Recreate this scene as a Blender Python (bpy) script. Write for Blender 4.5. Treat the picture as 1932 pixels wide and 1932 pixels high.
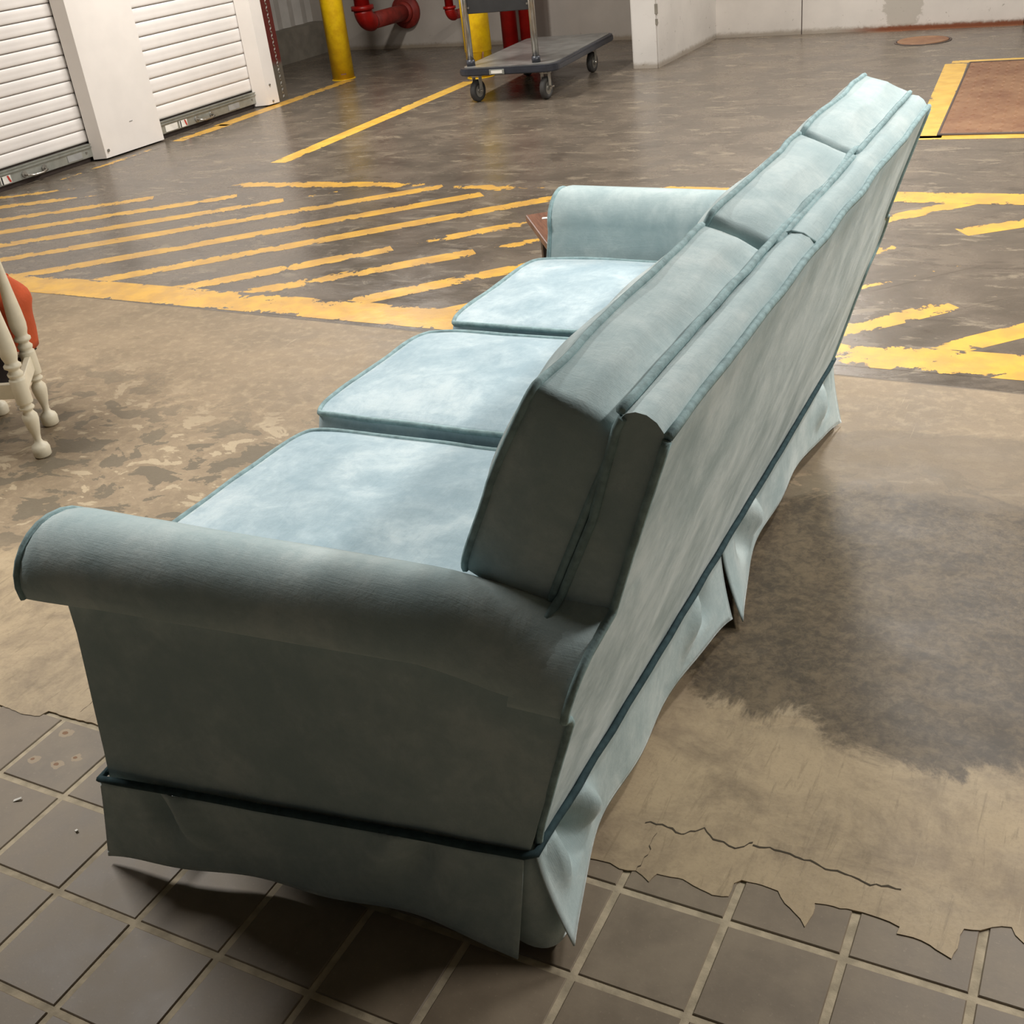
import bpy, bmesh, math, random
from mathutils import Vector, Matrix, noise
from mathutils.geometry import tessellate_polygon
random.seed(7)
SC = bpy.context.scene
for o in list(bpy.data.objects): bpy.data.objects.remove(o)
COL = SC.collection
R = math.radians

# ------------------------------------------------------------------ camera
cam = bpy.data.objects.new('camera', bpy.data.cameras.new('camera')); COL.objects.link(cam)
_r = Vector((0.8860159690737608, 0.45105643816475405, -0.10734892703893248))
_u = Vector((-0.138883231201688, 0.4790829391210601, 0.8667127468395195))
_f = Vector((-0.4423654039787279, 0.7530123684463967, -0.487119310158697))
M = Matrix.Identity(4)
for i in range(3):
    M[i][0] = _r[i]; M[i][1] = _u[i]; M[i][2] = -_f[i]
M.translation = Vector((1.78426333, -0.9608565, 1.40305665))
cam.matrix_world = M
cam.data.sensor_width = 36; cam.data.angle = 2*math.atan(966/2134.18563)
cam.data.clip_start = .05; cam.data.clip_end = 100
SC.camera = cam

# ------------------------------------------------------------------ light
w = bpy.data.worlds.new('world'); SC.world = w; w.use_nodes = True
w.node_tree.nodes['Background'].inputs[0].default_value = (.9, .95, 1, 1)
w.node_tree.nodes['Background'].inputs[1].default_value = .03
SC.view_settings.view_transform = 'Standard'; SC.view_settings.look = 'None'
SC.view_settings.gamma = 1; SC.view_settings.use_curve_mapping = False
SC.view_settings.exposure = 0.06
def lamp(name, loc, sx, sy, watts, color=(1, .972, .935), rot=0):
    l = bpy.data.lights.new(name, 'AREA'); l.shape = 'RECTANGLE'; l.size = sx; l.size_y = sy
    l.energy = watts; l.color = color
    o = bpy.data.objects.new(name, l); COL.objects.link(o); o.location = loc; o.rotation_euler = (0, 0, rot)
    return o
lamp('overhead_light', (.82, 4.9, 2.75), .25, 1.2, 95)
lamp('overhead_light', (-1.55, 1.05, 2.75), .25, 1.2, 84)
lamp('overhead_light', (2.0, 2.9, 2.75), .25, 1.2, 50)
lamp('overhead_light', (3.3, 2.1, 2.75), .25, 1.2, 90)
lamp('overhead_light', (-3.0, 5.7, 2.75), .25, 1.2, 98)
lamp('overhead_light', (.4, 1.8, 2.75), .25, 1.2, 9)
lamp('overhead_light', (-.5, 8.2, 2.75), .25, 1.2, 50)  # added to brighten the rear wall, no known fixture here

# ------------------------------------------------------------------ material helpers
def lin(h, k=1.0):
    if isinstance(h, str):
        h = h.lstrip('#'); c = [int(h[i:i+2], 16)/255 for i in (0, 2, 4)]
    else: c = h
    return tuple((x/12.92 if x <= .04045 else ((x+.055)/1.055)**2.4)*k for x in c)+(1,)
class NT:
    def __init__(s, m): s.t = m.node_tree; s.n = s.t.nodes; s.l = s.t.links
    def new(s, typ, **kw):
        n = s.n.new(typ)
        for k, v in kw.items(): setattr(n, k, v)
        return n
    def put(s, sock, v):
        if hasattr(v, 'is_output') or hasattr(v, 'links'): s.l.new(v, sock)
        elif v is not None: sock.default_value = v
    def math(s, op, a, b=None, c=None, clamp=False):
        n = s.new('ShaderNodeMath', operation=op, use_clamp=clamp)
        for i, v in enumerate((a, b, c)):
            if v is not None: s.put(n.inputs[i], v)
        return n.outputs[0]
    def mix(s, f, a, b, blend='MIX'):
        n = s.new('ShaderNodeMix', data_type='RGBA', blend_type=blend)
        s.put(n.inputs[0], f); s.put(n.inputs[6], a); s.put(n.inputs[7], b); return n.outputs[2]
    def noise(s, vec, scale, detail=4, rough=.55, dist=0, color=False):
        n = s.new('ShaderNodeTexNoise'); s.put(n.inputs['Vector'], vec)
        n.inputs['Scale'].default_value = scale; n.inputs['Detail'].default_value = detail
        n.inputs['Roughness'].default_value = rough; n.inputs['Distortion'].default_value = dist
        return n.outputs[1 if color else 0]
    def ramp(s, v, lo, hi):   # smooth 0..1 between lo and hi
        n = s.new('ShaderNodeMapRange', interpolation_type='SMOOTHSTEP'); s.put(n.inputs[0], v)
        n.inputs[1].default_value = lo; n.inputs[2].default_value = hi
        n.inputs[3].default_value = 0; n.inputs[4].default_value = 1
        return n.outputs[0]
    def pos(s): return s.new('ShaderNodeNewGeometry').outputs['Position']
    def obj(s): return s.new('ShaderNodeTexCoord').outputs['Object']
    def map(s, v, scale=(1, 1, 1), rot=(0, 0, 0), loc=(0, 0, 0)):
        n = s.new('ShaderNodeMapping'); s.put(n.inputs[0], v)
        n.inputs['Scale'].default_value = scale; n.inputs['Rotation'].default_value = rot; n.inputs['Location'].default_value = loc
        return n.outputs[0]
    def sep(s, v):
        n = s.new('ShaderNodeSeparateXYZ'); s.put(n.inputs[0], v); return n.outputs
    def bump(s, h, strength=.3, dist=.01):
        n = s.new('ShaderNodeBump'); n.inputs['Strength'].default_value = strength
        n.inputs['Distance'].default_value = dist; s.put(n.inputs['Height'], h); return n.outputs[0]
def mat(name):
    m = bpy.data.materials.new(name); m.use_nodes = True
    t = NT(m); b = t.n['Principled BSDF']; return m, t, b
def simple(name, col, rough=.5, metal=0, var=.12, scale=12, bump=0, bscale=60, spec=.5):
    m, t, b = mat(name)
    n = t.noise(t.obj(), scale, 5)
    c = lin(col); d = tuple(x*(1-var) for x in c[:3])+(1,); e = tuple(min(1, x*(1+var)) for x in c[:3])+(1,)
    t.put(b.inputs['Base Color'], t.mix(t.ramp(n, .3, .7), d, e))
    b.inputs['Roughness'].default_value = rough; b.inputs['Metallic'].default_value = metal
    b.inputs['Specular IOR Level'].default_value = spec
    if bump: t.put(b.inputs['Normal'], t.bump(t.noise(t.obj(), bscale, 4), bump, .004))
    return m

def gauss_mask(t, x, y, cx, cy, rx, ry, n, amt=.6):
    """noisy elliptical blotch mask, 1 inside"""
    dx = t.math('DIVIDE', t.math('SUBTRACT', x, cx), rx); dy = t.math('DIVIDE', t.math('SUBTRACT', y, cy), ry)
    d = t.math('SQRT', t.math('ADD', t.math('MULTIPLY', dx, dx), t.math('MULTIPLY', dy, dy)))
    d = t.math('ADD', d, t.math('MULTIPLY', t.math('SUBTRACT', n, .5), amt*2))
    return t.math('SUBTRACT', 1.0, t.ramp(d, .93, 1.03))

def concrete_nodes(t):
    """worn sealed garage concrete, driven by world position; returns colour, roughness, height"""
    P = t.pos(); x, y, z = t.sep(P)
    big = t.noise(P, .8, 3, .5); mid = t.noise(P, 3.2, 8, .62, .4); fine = t.noise(P, 26, 6, .65); grit = t.noise(P, 160, 3, .6)
    # far grey-brown slab with pale worn flecks
    far = t.mix(t.ramp(mid, .34, .66), lin('#6f665b'), lin('#877b6d'))
    fl = t.noise(t.map(P, (.55, 1.3, 1), rot=(0, 0, R(-25))), 7.5, 9, .72, .6)
    far = t.mix(t.math('MULTIPLY', t.ramp(fl, .55, .63), .75), far, lin('#a89b87'))
    far = t.mix(t.math('MULTIPLY', t.ramp(t.noise(t.map(P, (.55, 1.3, 1), rot=(0, 0, R(-25)), loc=(7, 3, 0)), 5.0, 9, .72, .6), .55, .63), .65), far, lin('#60574d'))
    far = t.mix(t.math('MULTIPLY', t.ramp(t.noise(t.map(P, (.6, 1.3, 1), rot=(0, 0, R(-25)), loc=(2, 9, 0)), 10, 8, .74), .64, .68), .5), far, lin('#c0b49f'))
    # near slab : beige skim
    near = t.mix(t.ramp(mid, .3, .7), lin('#8a7c68'), lin('#a0907a'))
    near = t.mix(t.math('MULTIPLY', t.ramp(fine, .45, .7), .45), near, lin('#bdad92'))
    near = t.mix(t.math('MULTIPLY', t.ramp(t.noise(t.map(P, (1, 2.2, 1), rot=(0, 0, R(-20)), loc=(3, 3, 0)), 13, 9, .75, .8), .55, .68), .55), near, lin('#7f725e'))
    scr = t.noise(t.map(P, (60, 3, 1), rot=(0, 0, R(35))), 2.2, 5, .6, .3)
    near = t.mix(t.math('MULTIPLY', t.ramp(scr, .66, .72), .4), near, lin('#cbbca2'))
    skim = t.math('SUBTRACT', 1.0, t.ramp(t.math('ADD', y, t.math('MULTIPLY', t.math('SUBTRACT', mid, .5), .5)), .60, .72))
    near = t.mix(t.math('MULTIPLY', skim, t.math('MULTIPLY', t.ramp(t.noise(P, 6, 9, .72, .5), .3, .62), .72)), near, lin('#c9b799'))
    near = t.mix(t.math('MULTIPLY', t.math('MULTIPLY', skim, t.ramp(t.noise(t.map(P, (14, 1.6, 1), rot=(0, 0, R(12))), 5, 8, .75, .6), .54, .66)), .5), near, lin('#8b7d66'))
    # peeled sealer: two tone flakes, hard edged
    pe = t.noise(t.map(P, (1, 1.5, 1), rot=(0, 0, R(-25))), 6.5, 8, .6, .5)
    zone = t.math('MULTIPLY', t.ramp(t.math('ADD', y, t.math('MULTIPLY', big, .8)), .95, 1.25), t.math('SUBTRACT', 1.0, t.ramp(t.math('ADD', y, t.math('MULTIPLY', big, 1.0)), 1.75, 2.3)))
    near = t.mix(t.math('MULTIPLY', t.math('MULTIPLY', t.ramp(pe, .53, .545), zone), .85), near, lin('#716a5c'))
    near = t.mix(t.math('MULTIPLY', t.math('MULTIPLY', t.math('SUBTRACT', 1.0, t.ramp(pe, .40, .415)), zone), .75), near, lin('#c3b59c'))
    # dark sealed patch right of the sofa
    dn = t.noise(P, 3.4, 9, .72, .7)
    dm = gauss_mask(t, x, y, 1.62, 1.12, .72, .50, dn, .42)
    spk = t.math('ADD', t.math('MULTIPLY', t.noise(P, 48, 8, .78, .5), .6), t.math('MULTIPLY', t.noise(P, 9, 6, .7, .4), .4))
    dark = t.mix(t.ramp(spk, .40, .62), lin('#4a4237'), lin('#776a56'))
    near = t.mix(t.math('MULTIPLY', dm, .92), near, dark)
    dm2 = gauss_mask(t, x, y, 1.75, 1.72, .85, .20, dn, .45)
    near = t.mix(t.math('MULTIPLY', dm2, .55), near, lin('#7d7263'))
    isfar = t.ramp(t.math('ADD', y, t.math('MULTIPLY', x, .047)), 2.288, 2.292)
    col = t.mix(1.0, t.mix(isfar, near, far), t.mix(isfar, (.88, .835, .765, 1), (.69, .675, .655, 1)), 'MULTIPLY')
    col = t.mix(t.math('MULTIPLY', t.math('SUBTRACT', grit, .5), .5), col, (0, 0, 0, 1))
    # hairline joint beside the paint
    jd = t.math('ABSOLUTE', t.math('SUBTRACT', t.math('ADD', y, t.math('MULTIPLY', x, .047)), 2.288))
    col = t.mix(t.math('MULTIPLY', t.math('SUBTRACT', 1.0, t.ramp(jd, .003, .008)), .55), col, lin('#4d453b'))
    # rust trace along the rear wall foot
    rw = t.math('MULTIPLY', t.ramp(t.math('ADD', y, t.math('MULTIPLY', mid, .12)), 9.10, 9.16), t.ramp(x, -.4, .0))
    col = t.mix(t.math('MULTIPLY', rw, .8), col, lin('#8a5436'))
    rough = t.math('ADD', t.math('MULTIPLY', mid, .30), t.math('MULTIPLY', fl, .22))
    rough = t.math('ADD', rough, t.math('MULTIPLY', t.math('SUBTRACT', 1.0, isfar), .28), clamp=True)
    rough = t.math('SUBTRACT', rough, t.math('MULTIPLY', dm, .04))
    h = t.math('ADD', t.math('MULTIPLY', mid, 1.0), t.math('ADD', t.math('MULTIPLY', fine, .35), t.math('MULTIPLY', grit, .10)))
    return col, rough, h, P

def make_concrete():
    m, t, b = mat('worn_concrete')
    c, r, h, P = concrete_nodes(t)
    t.put(b.inputs['Base Color'], c); t.put(b.inputs['Roughness'], r); b.inputs['Specular IOR Level'].default_value = .38
    t.put(b.inputs['Normal'], t.bump(h, .38, .006)); return m
def make_paint(name='yellow_floor_paint', wear=.0, col='#e0ae48', col2='#c99a4c'):
    m, t, b = mat(name)
    c, r, h, P = concrete_nodes(t)
    n1 = t.noise(P, 7, 8, .68, .7); n2 = t.noise(t.map(P, (1, 1, 1), loc=(5, 1, 0)), 30, 6, .7); n3 = t.noise(P, 1.3, 2)
    yel = t.mix(t.ramp(t.noise(P, 9, 6, .6), .35, .65), lin(col), lin(col2))
    yel = t.mix(t.math('MULTIPLY', t.ramp(t.noise(P, 2.2, 3), .5, .72), .35), yel, lin('#b8935a'))
    v = t.math('ADD', t.math('ADD', t.math('MULTIPLY', n1, .62), t.math('MULTIPLY', n2, .20)), t.math('MULTIPLY', n3, .30))
    # paint breaks up along the stripe's own edges (edge distance is stored in the UV)
    uv = t.new('ShaderNodeUVMap').outputs[0]; ux, uy, _ = t.sep(uv)
    edge = t.math('MULTIPLY', t.math('SUBTRACT', .045, t.math('MINIMUM', uy, .045)), 2.6)
    ends = t.math('MULTIPLY', t.math('SUBTRACT', .35, t.math('MINIMUM', ux, .35)), .38 if wear > 0 else .06)
    v = t.math('ADD', v, t.math('ADD', edge, ends))
    worn = t.ramp(v, .672-wear, .684-wear)
    t.put(b.inputs['Base Color'], t.mix(worn, yel, c))
    t.put(b.inputs['Roughness'], t.math('ADD', r, t.math('MULTIPLY', t.math('SUBTRACT', 1.0, worn), .06))); b.inputs['Specular IOR Level'].default_value = .38; t.put(b.inputs['Normal'], t.bump(h, .25, .006))
    return m

def make_velvet(name='blue_velvet', base=('#abbfc1', '#c2d2d2'), pale='#e0e9e7', nap=.4, axis=None):
    m, t, b = mat(name)
    P = t.obj()
    big = t.noise(P, 5.5, 4, .6, .5); mid = t.noise(P, 16, 6, .7, .6); fine = t.noise(P, 60, 5, .75)
    weave = t.noise(t.map(P, (1, 30, 1)), 22, 3, .6); weave2 = t.noise(t.map(P, (30, 1, 30)), 22, 3, .6)
    nap_v = t.math('ADD', t.math('MULTIPLY', big, .55), t.math('ADD', t.math('MULTIPLY', mid, .3), t.math('MULTIPLY', fine, .15)))
    c = t.mix(t.ramp(nap_v, .38, .62), lin(base[0]), lin(base[1]))
    c = t.mix(t.math('MULTIPLY', t.ramp(nap_v, .5, .68), nap), c, lin(pale))
    c = t.mix(t.math('MULTIPLY', t.ramp(weave, .45, .75), .16), c, lin('#b9c8c4'))
    c = t.mix(t.math('MULTIPLY', t.ramp(weave2, .5, .75), .12), c, lin('#48666c'))
    t.put(b.inputs['Base Color'], c)
    b.inputs['Roughness'].default_value = .75; b.inputs['Specular IOR Level'].default_value = .15
    t.put(b.inputs['Sheen Weight'], t.math('MULTIPLY', t.ramp(nap_v, .25, .7), .9))
    b.inputs['Sheen Roughness'].default_value = .38; b.inputs['Sheen Tint'].default_value = (.93, 1, .98, 1)
    t.put(b.inputs['Normal'], t.bump(t.math('ADD', t.math('MULTIPLY', weave, .5), t.math('ADD', fine, t.math('MULTIPLY', mid, 2.0))), .22, .003))
    return m

def make_tile():
    m, t, b = mat('quarry_tile')
    P = t.pos(); rnd = t.new('ShaderNodeObjectInfo').outputs['Random']
    n = t.noise(P, 9, 6, .6); s = t.noise(P, 120, 4, .7)
    c = t.mix(t.ramp(n, .3, .7), lin('#776a59'), lin('#8e806c'))
    c = t.mix(t.math('MULTIPLY', rnd, .3), c, lin('#80705c'))
    c = t.mix(t.math('MULTIPLY', t.ramp(s, .58, .72), .35), c, lin('#a3957f'))
    x, y, z = t.sep(P)
    def dot(cx, cy, r, amt):
        return gauss_mask(t, x, y, cx, cy, r, r*.8, t.noise(P, 55, 4, .6), amt)
    for (cx, cy, r) in ((.040, .139, .016), (.094, .062, .014), (.118, .09, .012), (.035, .056, .013)):
        c = t.mix(t.math('MULTIPLY', dot(cx, cy, r, .95), .7), c, lin('#ac9678'))
        c = t.mix(dot(cx-.003, cy, r*.38, .8), c, lin('#7d5426'))
    t.put(b.inputs['Base Color'], c)
    t.put(b.inputs['Roughness'], t.math('ADD', .42, t.math('MULTIPLY', n, .25)))
    t.put(b.inputs['Normal'], t.bump(t.math('ADD', n, t.math('MULTIPLY', s, .3)), .18, .003))
    return m

def make_wall(name, col, dirty='#8d8272', stain=.6, top=.35, rust=False):
    m, t, b = mat(name)
    P = t.pos(); x, y, z = t.sep(P)
    n = t.noise(P, 2.5, 5, .55); f = t.noise(P, 22, 6, .7, .5)
    c0 = lin(col); c1 = tuple(v*.88 for v in c0[:3])+(1,)
    c = t.mix(t.ramp(n, .3, .7), c0, c1)
    low = t.math('SUBTRACT', 1.0, t.ramp(z, .02, top))
    c = t.mix(t.math('MULTIPLY', t.math('MULTIPLY', t.ramp(t.math('ADD', f, t.math('MULTIPLY', low, .05)), .67, .74), low), stain), c, lin(dirty))
    c = t.mix(t.math('MULTIPLY', t.math('SUBTRACT', 1.0, t.ramp(t.math('SUBTRACT', z, t.math('MULTIPLY', f, .05)), -.01, .03)), .6), c, lin('#7a674a'))
    if rust:   # damp grey patch and rusty foot right of centre
        d = gauss_mask(t, x, z, .0, .22, .16, .22, t.noise(P, 11, 5, .6), .5)
        c = t.mix(t.math('MULTIPLY', d, .45), c, lin('#8b8370'))
        r = t.math('MULTIPLY', t.math('SUBTRACT', 1.0, t.ramp(t.math('SUBTRACT', z, t.math('MULTIPLY', f, .04)), -.005, .02)), t.ramp(x, -.6, -.1))
        c = t.mix(r, c, lin('#7c4526'))
    t.put(b.inputs['Base Color'], c); b.inputs['Roughness'].default_value = .7
    t.put(b.inputs['Normal'], t.bump(t.math('ADD', n, t.math('MULTIPLY', f, .4)), .2, .01)); return m

def make_yellow_metal():
    m, t, b = mat('yellow_gloss_paint')
    P = t.obj(); n = t.noise(P, 14, 6, .65); z = t.sep(P)[2]
    c = t.mix(t.ramp(n, .35, .7), lin('#fbd018'), lin('#e6b412'))
    c = t.mix(t.math('MULTIPLY', t.ramp(t.noise(P, 38, 6, .7), .66, .70), .8), c, lin('#5a3b14'))
    c = t.mix(t.math('MULTIPLY', t.math('SUBTRACT', 1.0, t.ramp(z, .0, .12)), .35), c, lin('#a8812a'))
    t.put(b.inputs['Base Color'], c); b.inputs['Roughness'].default_value = .35
    t.put(b.inputs['Normal'], t.bump(n, .1, .004)); return m

def make_rust():
    m, t, b = mat('rusty_checker_steel')
    P = t.pos(); n = t.noise(P, 4, 7, .65); f = t.noise(P, 40, 5, .7)
    c = t.mix(t.ramp(n, .3, .7), lin('#7c543b'), lin('#987253'))
    c = t.mix(t.math('MULTIPLY', t.ramp(f, .5, .7), .35), c, lin('#aa8a6c'))
    t.put(b.inputs['Base Color'], c); b.inputs['Roughness'].default_value = .6; b.inputs['Metallic'].default_value = .1
    t.put(b.inputs['Normal'], t.bump(f, .3, .004)); return m

def make_wood():
    m, t, b = mat('brown_wood')
    P = t.obj(); g = t.noise(t.map(P, (2, 40, 2)), 6, 5, .6, .3)
    t.put(b.inputs['Base Color'], t.mix(t.ramp(g, .3, .7), lin('#5e3a28'), lin('#835840')))
    b.inputs['Roughness'].default_value = .4; return m

def make_dplate(name, c0, c1):
    m, t, b = mat(name)
    z = t.sep(t.pos())[2]
    c = t.mix(t.ramp(t.math('ADD', z, t.math('MULTIPLY', t.noise(t.pos(), 20, 4), .08)), .30, .36), lin(c1), lin(c0))
    t.put(b.inputs['Base Color'], c); b.inputs['Roughness'].default_value = .4; b.inputs['Metallic'].default_value = .3; return m

MT = dict(concrete=make_concrete(), tile=make_tile(),
    paint=make_paint(), paint_worn=make_paint('worn_yellow_floor_paint', .035), paint_hatch=make_paint('bright_yellow_floor_paint', -.05, '#ecc056', '#dcac48'),
    grout=simple('grout', '#b3a58c', .85, 0, .2, 30, .3, 90),
    mortar=simple('mortar_skim', '#ac9c82', .8, 0, .2, 9, .5, 35),
    velvet=make_velvet(), velvet_seat=make_velvet('blue_velvet_seat', ('#a5bcc6', '#c6d9e0'), '#deebee', .7),
    cord=simple('velvet_cord', '#93acae', .7, 0, .2, 60, .2, 200, .2), welt=simple('welt_shade_velvet', '#3a4c50', .8, 0, .2, 60, 0, 60, .1),  # welt tone carries the shade under the seam
    lining=simple('dark_lining', '#23282a', .9),
    wall_white=make_wall('white_painted_wall', '#e2dad0', '#7f7663', .75, .45, True), wall_grey=make_wall('grey_painted_wall', '#bbb2a7', '#5e564b', .5, .3),
    pillar=make_wall('off_white_pillar', '#e0dad2', '#6f675a', .7, 1.2),
    white_metal=simple('white_steel', '#ece5dd', .38, 0, .03, 4), galv=simple('galvanized_steel', '#a8aaa2', .35, .55, .12, 18),
    slat=simple('white_door_slat', '#ece6e0', .4, 0, .03, 4), gap=simple('door_gap', '#5c504a', .8),
    chrome=simple('chrome', '#b9b4ab', .22, .9, .1, 20), steel=simple('brushed_steel', '#a7a49c', .35, .7, .15, 20),
    yellow=make_yellow_metal(), red=simple('red_pipe_paint', '#a3160f', .38, 0, .2, 9, .1, 30), red_dusty=simple('dusty_red_pipe_paint', '#8a2a20', .6, 0, .25, 14),
    plastic=simple('dark_grey_plastic', '#31333a', .38, 0, .15, 14), deck=simple('scuffed_grey_deck', '#6f6e6a', .33, 0, .22, 9, .1, 60), panel=simple('charcoal_panel', '#2b2b2b', .6),
    rubber=simple('grey_rubber', '#3d3b38', .7), cream=simple('cream_paint', '#efe5cc', .4, 0, .06, 20), wood=make_wood(), darkwood=simple('dark_wood', '#2b1c14', .5),
    orange=simple('orange_canvas', '#c8552a', .8, 0, .15, 10, .3, 120), black=simple('black_board', '#15120f', .7),
    rust=make_rust(), red_plate=make_dplate('red_diamond_plate', '#6a2f2a', '#6d675c'), corrug=simple('white_corrugated_metal', '#cfcac2', .5, 0, .06, 6), block=simple('grey_block', '#867f72', .8, 0, .15, 8, .3, 30),
    ceiling=simple('grey_ceiling', '#6f6a62', .9), paper=simple('white_paper', '#e6e2d8', .8), label=simple('grey_label', '#9b9a96', .6), ink=simple('dark_ink', '#2d2e2c', .7), redink=simple('red_ink', '#b4372a', .6), screw=simple('screw_head', '#8c8880', .4, .6))

# ------------------------------------------------------------------ object helpers
def link(name, me, m, parent=None, loc=None):
    o = bpy.data.objects.new(name, me); COL.objects.link(o)
    if m is not None:
        o.data.materials.clear(); o.data.materials.append(m)
    if parent: o.parent = parent
    if loc: o.location = loc
    return o
def mesh(name, v, f, m, parent=None, smooth=False, loc=None):
    me = bpy.data.meshes.new(name); me.from_pydata([tuple(p) for p in v], [], f); me.update()
    if smooth: me.polygons.foreach_set('use_smooth', [True]*len(me.polygons))
    return link(name, me, m, parent, loc)
def recalc(o):
    bm = bmesh.new(); bm.from_mesh(o.data); bmesh.ops.recalc_face_normals(bm, faces=bm.faces); bm.to_mesh(o.data); bm.free(); return o
def from_bm(name, bm, m, parent=None, smooth=False, loc=None):
    bmesh.ops.recalc_face_normals(bm, faces=bm.faces)
    me = bpy.data.meshes.new(name); bm.to_mesh(me); bm.free()
    if smooth: me.polygons.foreach_set('use_smooth', [True]*len(me.polygons))
    return link(name, me, m, parent, loc)
def bm_box(bm, c, s, rot=None, bev=0):
    r = bmesh.ops.create_cube(bm, size=1); vs = r['verts']
    bmesh.ops.scale(bm, vec=s, verts=vs)
    if rot is not None: bmesh.ops.rotate(bm, cent=(0, 0, 0), matrix=rot, verts=vs)
    bmesh.ops.translate(bm, vec=c, verts=vs)
    if bev:
        es = list({e for v in vs for e in v.link_edges})
        bmesh.ops.bevel(bm, geom=es, offset=bev, segments=2, affect='EDGES', profile=.5)
def box(name, c, s, m, parent=None, bev=0, rz=0):
    bm = bmesh.new(); bm_box(bm, (0, 0, 0), s, Matrix.Rotation(rz, 3, 'Z') if rz else None, bev)
    return from_bm(name, bm, m, parent, False, c)
def bm_cyl(bm, a, b, r1, r2=None, seg=20, cap=True):
    a = Vector(a); b = Vector(b); d = b-a; r2 = r1 if r2 is None else r2
    q = Vector((0, 0, 1)).rotation_difference(d.normalized()).to_matrix().to_4x4()
    q.translation = (a+b)/2
    bmesh.ops.create_cone(bm, cap_ends=cap, cap_tris=False, segments=seg, radius1=r1, radius2=r2, depth=d.length, matrix=q)
def cyl(name, a, b, r, m, parent=None, seg=20, r2=None):
    bm = bmesh.new(); bm_cyl(bm, a, b, r, r2, seg); o = from_bm(name, bm, m, parent)
    for p in o.data.polygons: p.use_smooth = len(p.vertices) == 4
    return o
def tube_v(pts, r, closed=False, seg=6):
    pts = [Vector(p) for p in pts]; n = len(pts); V = []; F = []; up = None
    for i, p in enumerate(pts):
        if closed: d = pts[(i+1) % n]-pts[i-1]
        else: d = pts[min(i+1, n-1)]-pts[max(i-1, 0)]
        if d.length < 1e-9: d = Vector((1, 0, 0))
        d.normalize()
        if up is None:
            up = Vector((0, 0, 1)) if abs(d.z) < .9 else Vector((1, 0, 0))
        s = d.cross(up).normalized(); up = s.cross(d).normalized()
        rr = r[i] if isinstance(r, (list, tuple)) else r
        for k in range(seg):
            a = 2*math.pi*k/seg; V.append(p+s*math.cos(a)*rr+up*math.sin(a)*rr)
    m = n if closed else n-1
    for i in range(m):
        j = (i+1) % n
        for k in range(seg):
            F.append((i*seg+k, i*seg+(k+1) % seg, j*seg+(k+1) % seg, j*seg+k))
    if not closed:
        F.append(tuple(range(seg))[::-1]); F.append(tuple((n-1)*seg+k for k in range(seg)))
    return V, F
def tube(name, pts, r, m, parent=None, closed=False, seg=6):
    V, F = tube_v(pts, r, closed, seg); return recalc(mesh(name, V, F, m, parent, True))
def lathe(name, prof, m, parent=None, loc=(0, 0, 0), seg=20):
    V = []; F = []; n = len(prof)
    for (r, z) in prof:
        for k in range(seg):
            a = 2*math.pi*k/seg; V.append((r*math.cos(a), r*math.sin(a), z))
    for i in range(n-1):
        for k in range(seg): F.append((i*seg+k, i*seg+(k+1) % seg, (i+1)*seg+(k+1) % seg, (i+1)*seg+k))
    F.append(tuple(range(seg))[::-1]); F.append(tuple((n-1)*seg+k for k in range(seg)))
    return mesh(name, V, F, m, parent, True, loc)
def thing(name, label, cat, loc=(0, 0, 0), rz=0, group=None):
    o = bpy.data.objects.new(name, None); COL.objects.link(o); o.location = loc; o.rotation_euler = (0, 0, rz)
    o.empty_display_size = .1
    tag(o, label, cat, group); return o
def tag(o, label, cat, group=None):
    o['label'] = label; o['category'] = cat
    if group: o['group'] = group
    return o
def struct(o, label=None):
    o['kind'] = 'structure'
    if label: o['label'] = label
    return o
def slab(name, poly, z0, z1, m, parent=None):
    n = len(poly); V = [(x, y, z0) for x, y in poly]+[(x, y, z1) for x, y in poly]
    F = [tuple(range(n, 2*n)), tuple(range(n))[::-1]]+[(i, (i+1) % n, n+(i+1) % n, n+i) for i in range(n)]
    if n > 12:
        tri = tessellate_polygon([[Vector(V[i]) for i in range(n)]]); F = F[2:]
        F += [tuple(q+n for q in t_) for t_ in tri]+[tuple(t_)[::-1] for t_ in tri]
    bm = bmesh.new(); vs = [bm.verts.new(v) for v in V]
    for f in F: bm.faces.new([vs[i] for i in f])
    return from_bm(name, bm, m, parent)
def smooth01(t): t = max(0, min(1, t)); return t*t*(3-2*t)

# ------------------------------------------------------------------ the room
GX0, GX1 = -6.6, 5.2
TY = .345           # where the tile strip ends
fl = struct(mesh('floor', [(GX0, TY, 0), (GX1, TY, 0), (GX1, 11, 0), (GX0, 11, 0)], [(0, 1, 2, 3)], MT['concrete']), 'worn sealed concrete garage floor with a strip of brown quarry tiles')
mesh('grout_bed', [(GX0, -4, -.0025), (GX1, -4, -.0025), (GX1, TY, -.0025), (GX0, TY, -.0025)], [(0, 1, 2, 3)], MT['grout'], fl)
T = .175; J = .0125
tm = None
for j in range(-6, 2):
    for i in range(-5, 16):
        if tm is None:
            bm = bmesh.new(); s = T-J
            r = bmesh.ops.create_cube(bm, size=1); bmesh.ops.scale(bm, vec=(s, s, .012), verts=r['verts'])
            top = [e for e in bm.edges if all(v.co.z > 0 for v in e.verts)]
            bmesh.ops.bevel(bm, geom=top, offset=.0015, segments=1, affect='EDGES')
            o = from_bm('tile', bm, MT['tile'], fl); tm = o.data
        else: o = link('tile', tm, None, fl)
        o.location = (i*T+T/2, j*T+T/2, -.006+random.uniform(-.0004, .0003)); o.rotation_euler = (random.uniform(-.002, .002), random.uniform(-.002, .002), 0)
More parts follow.
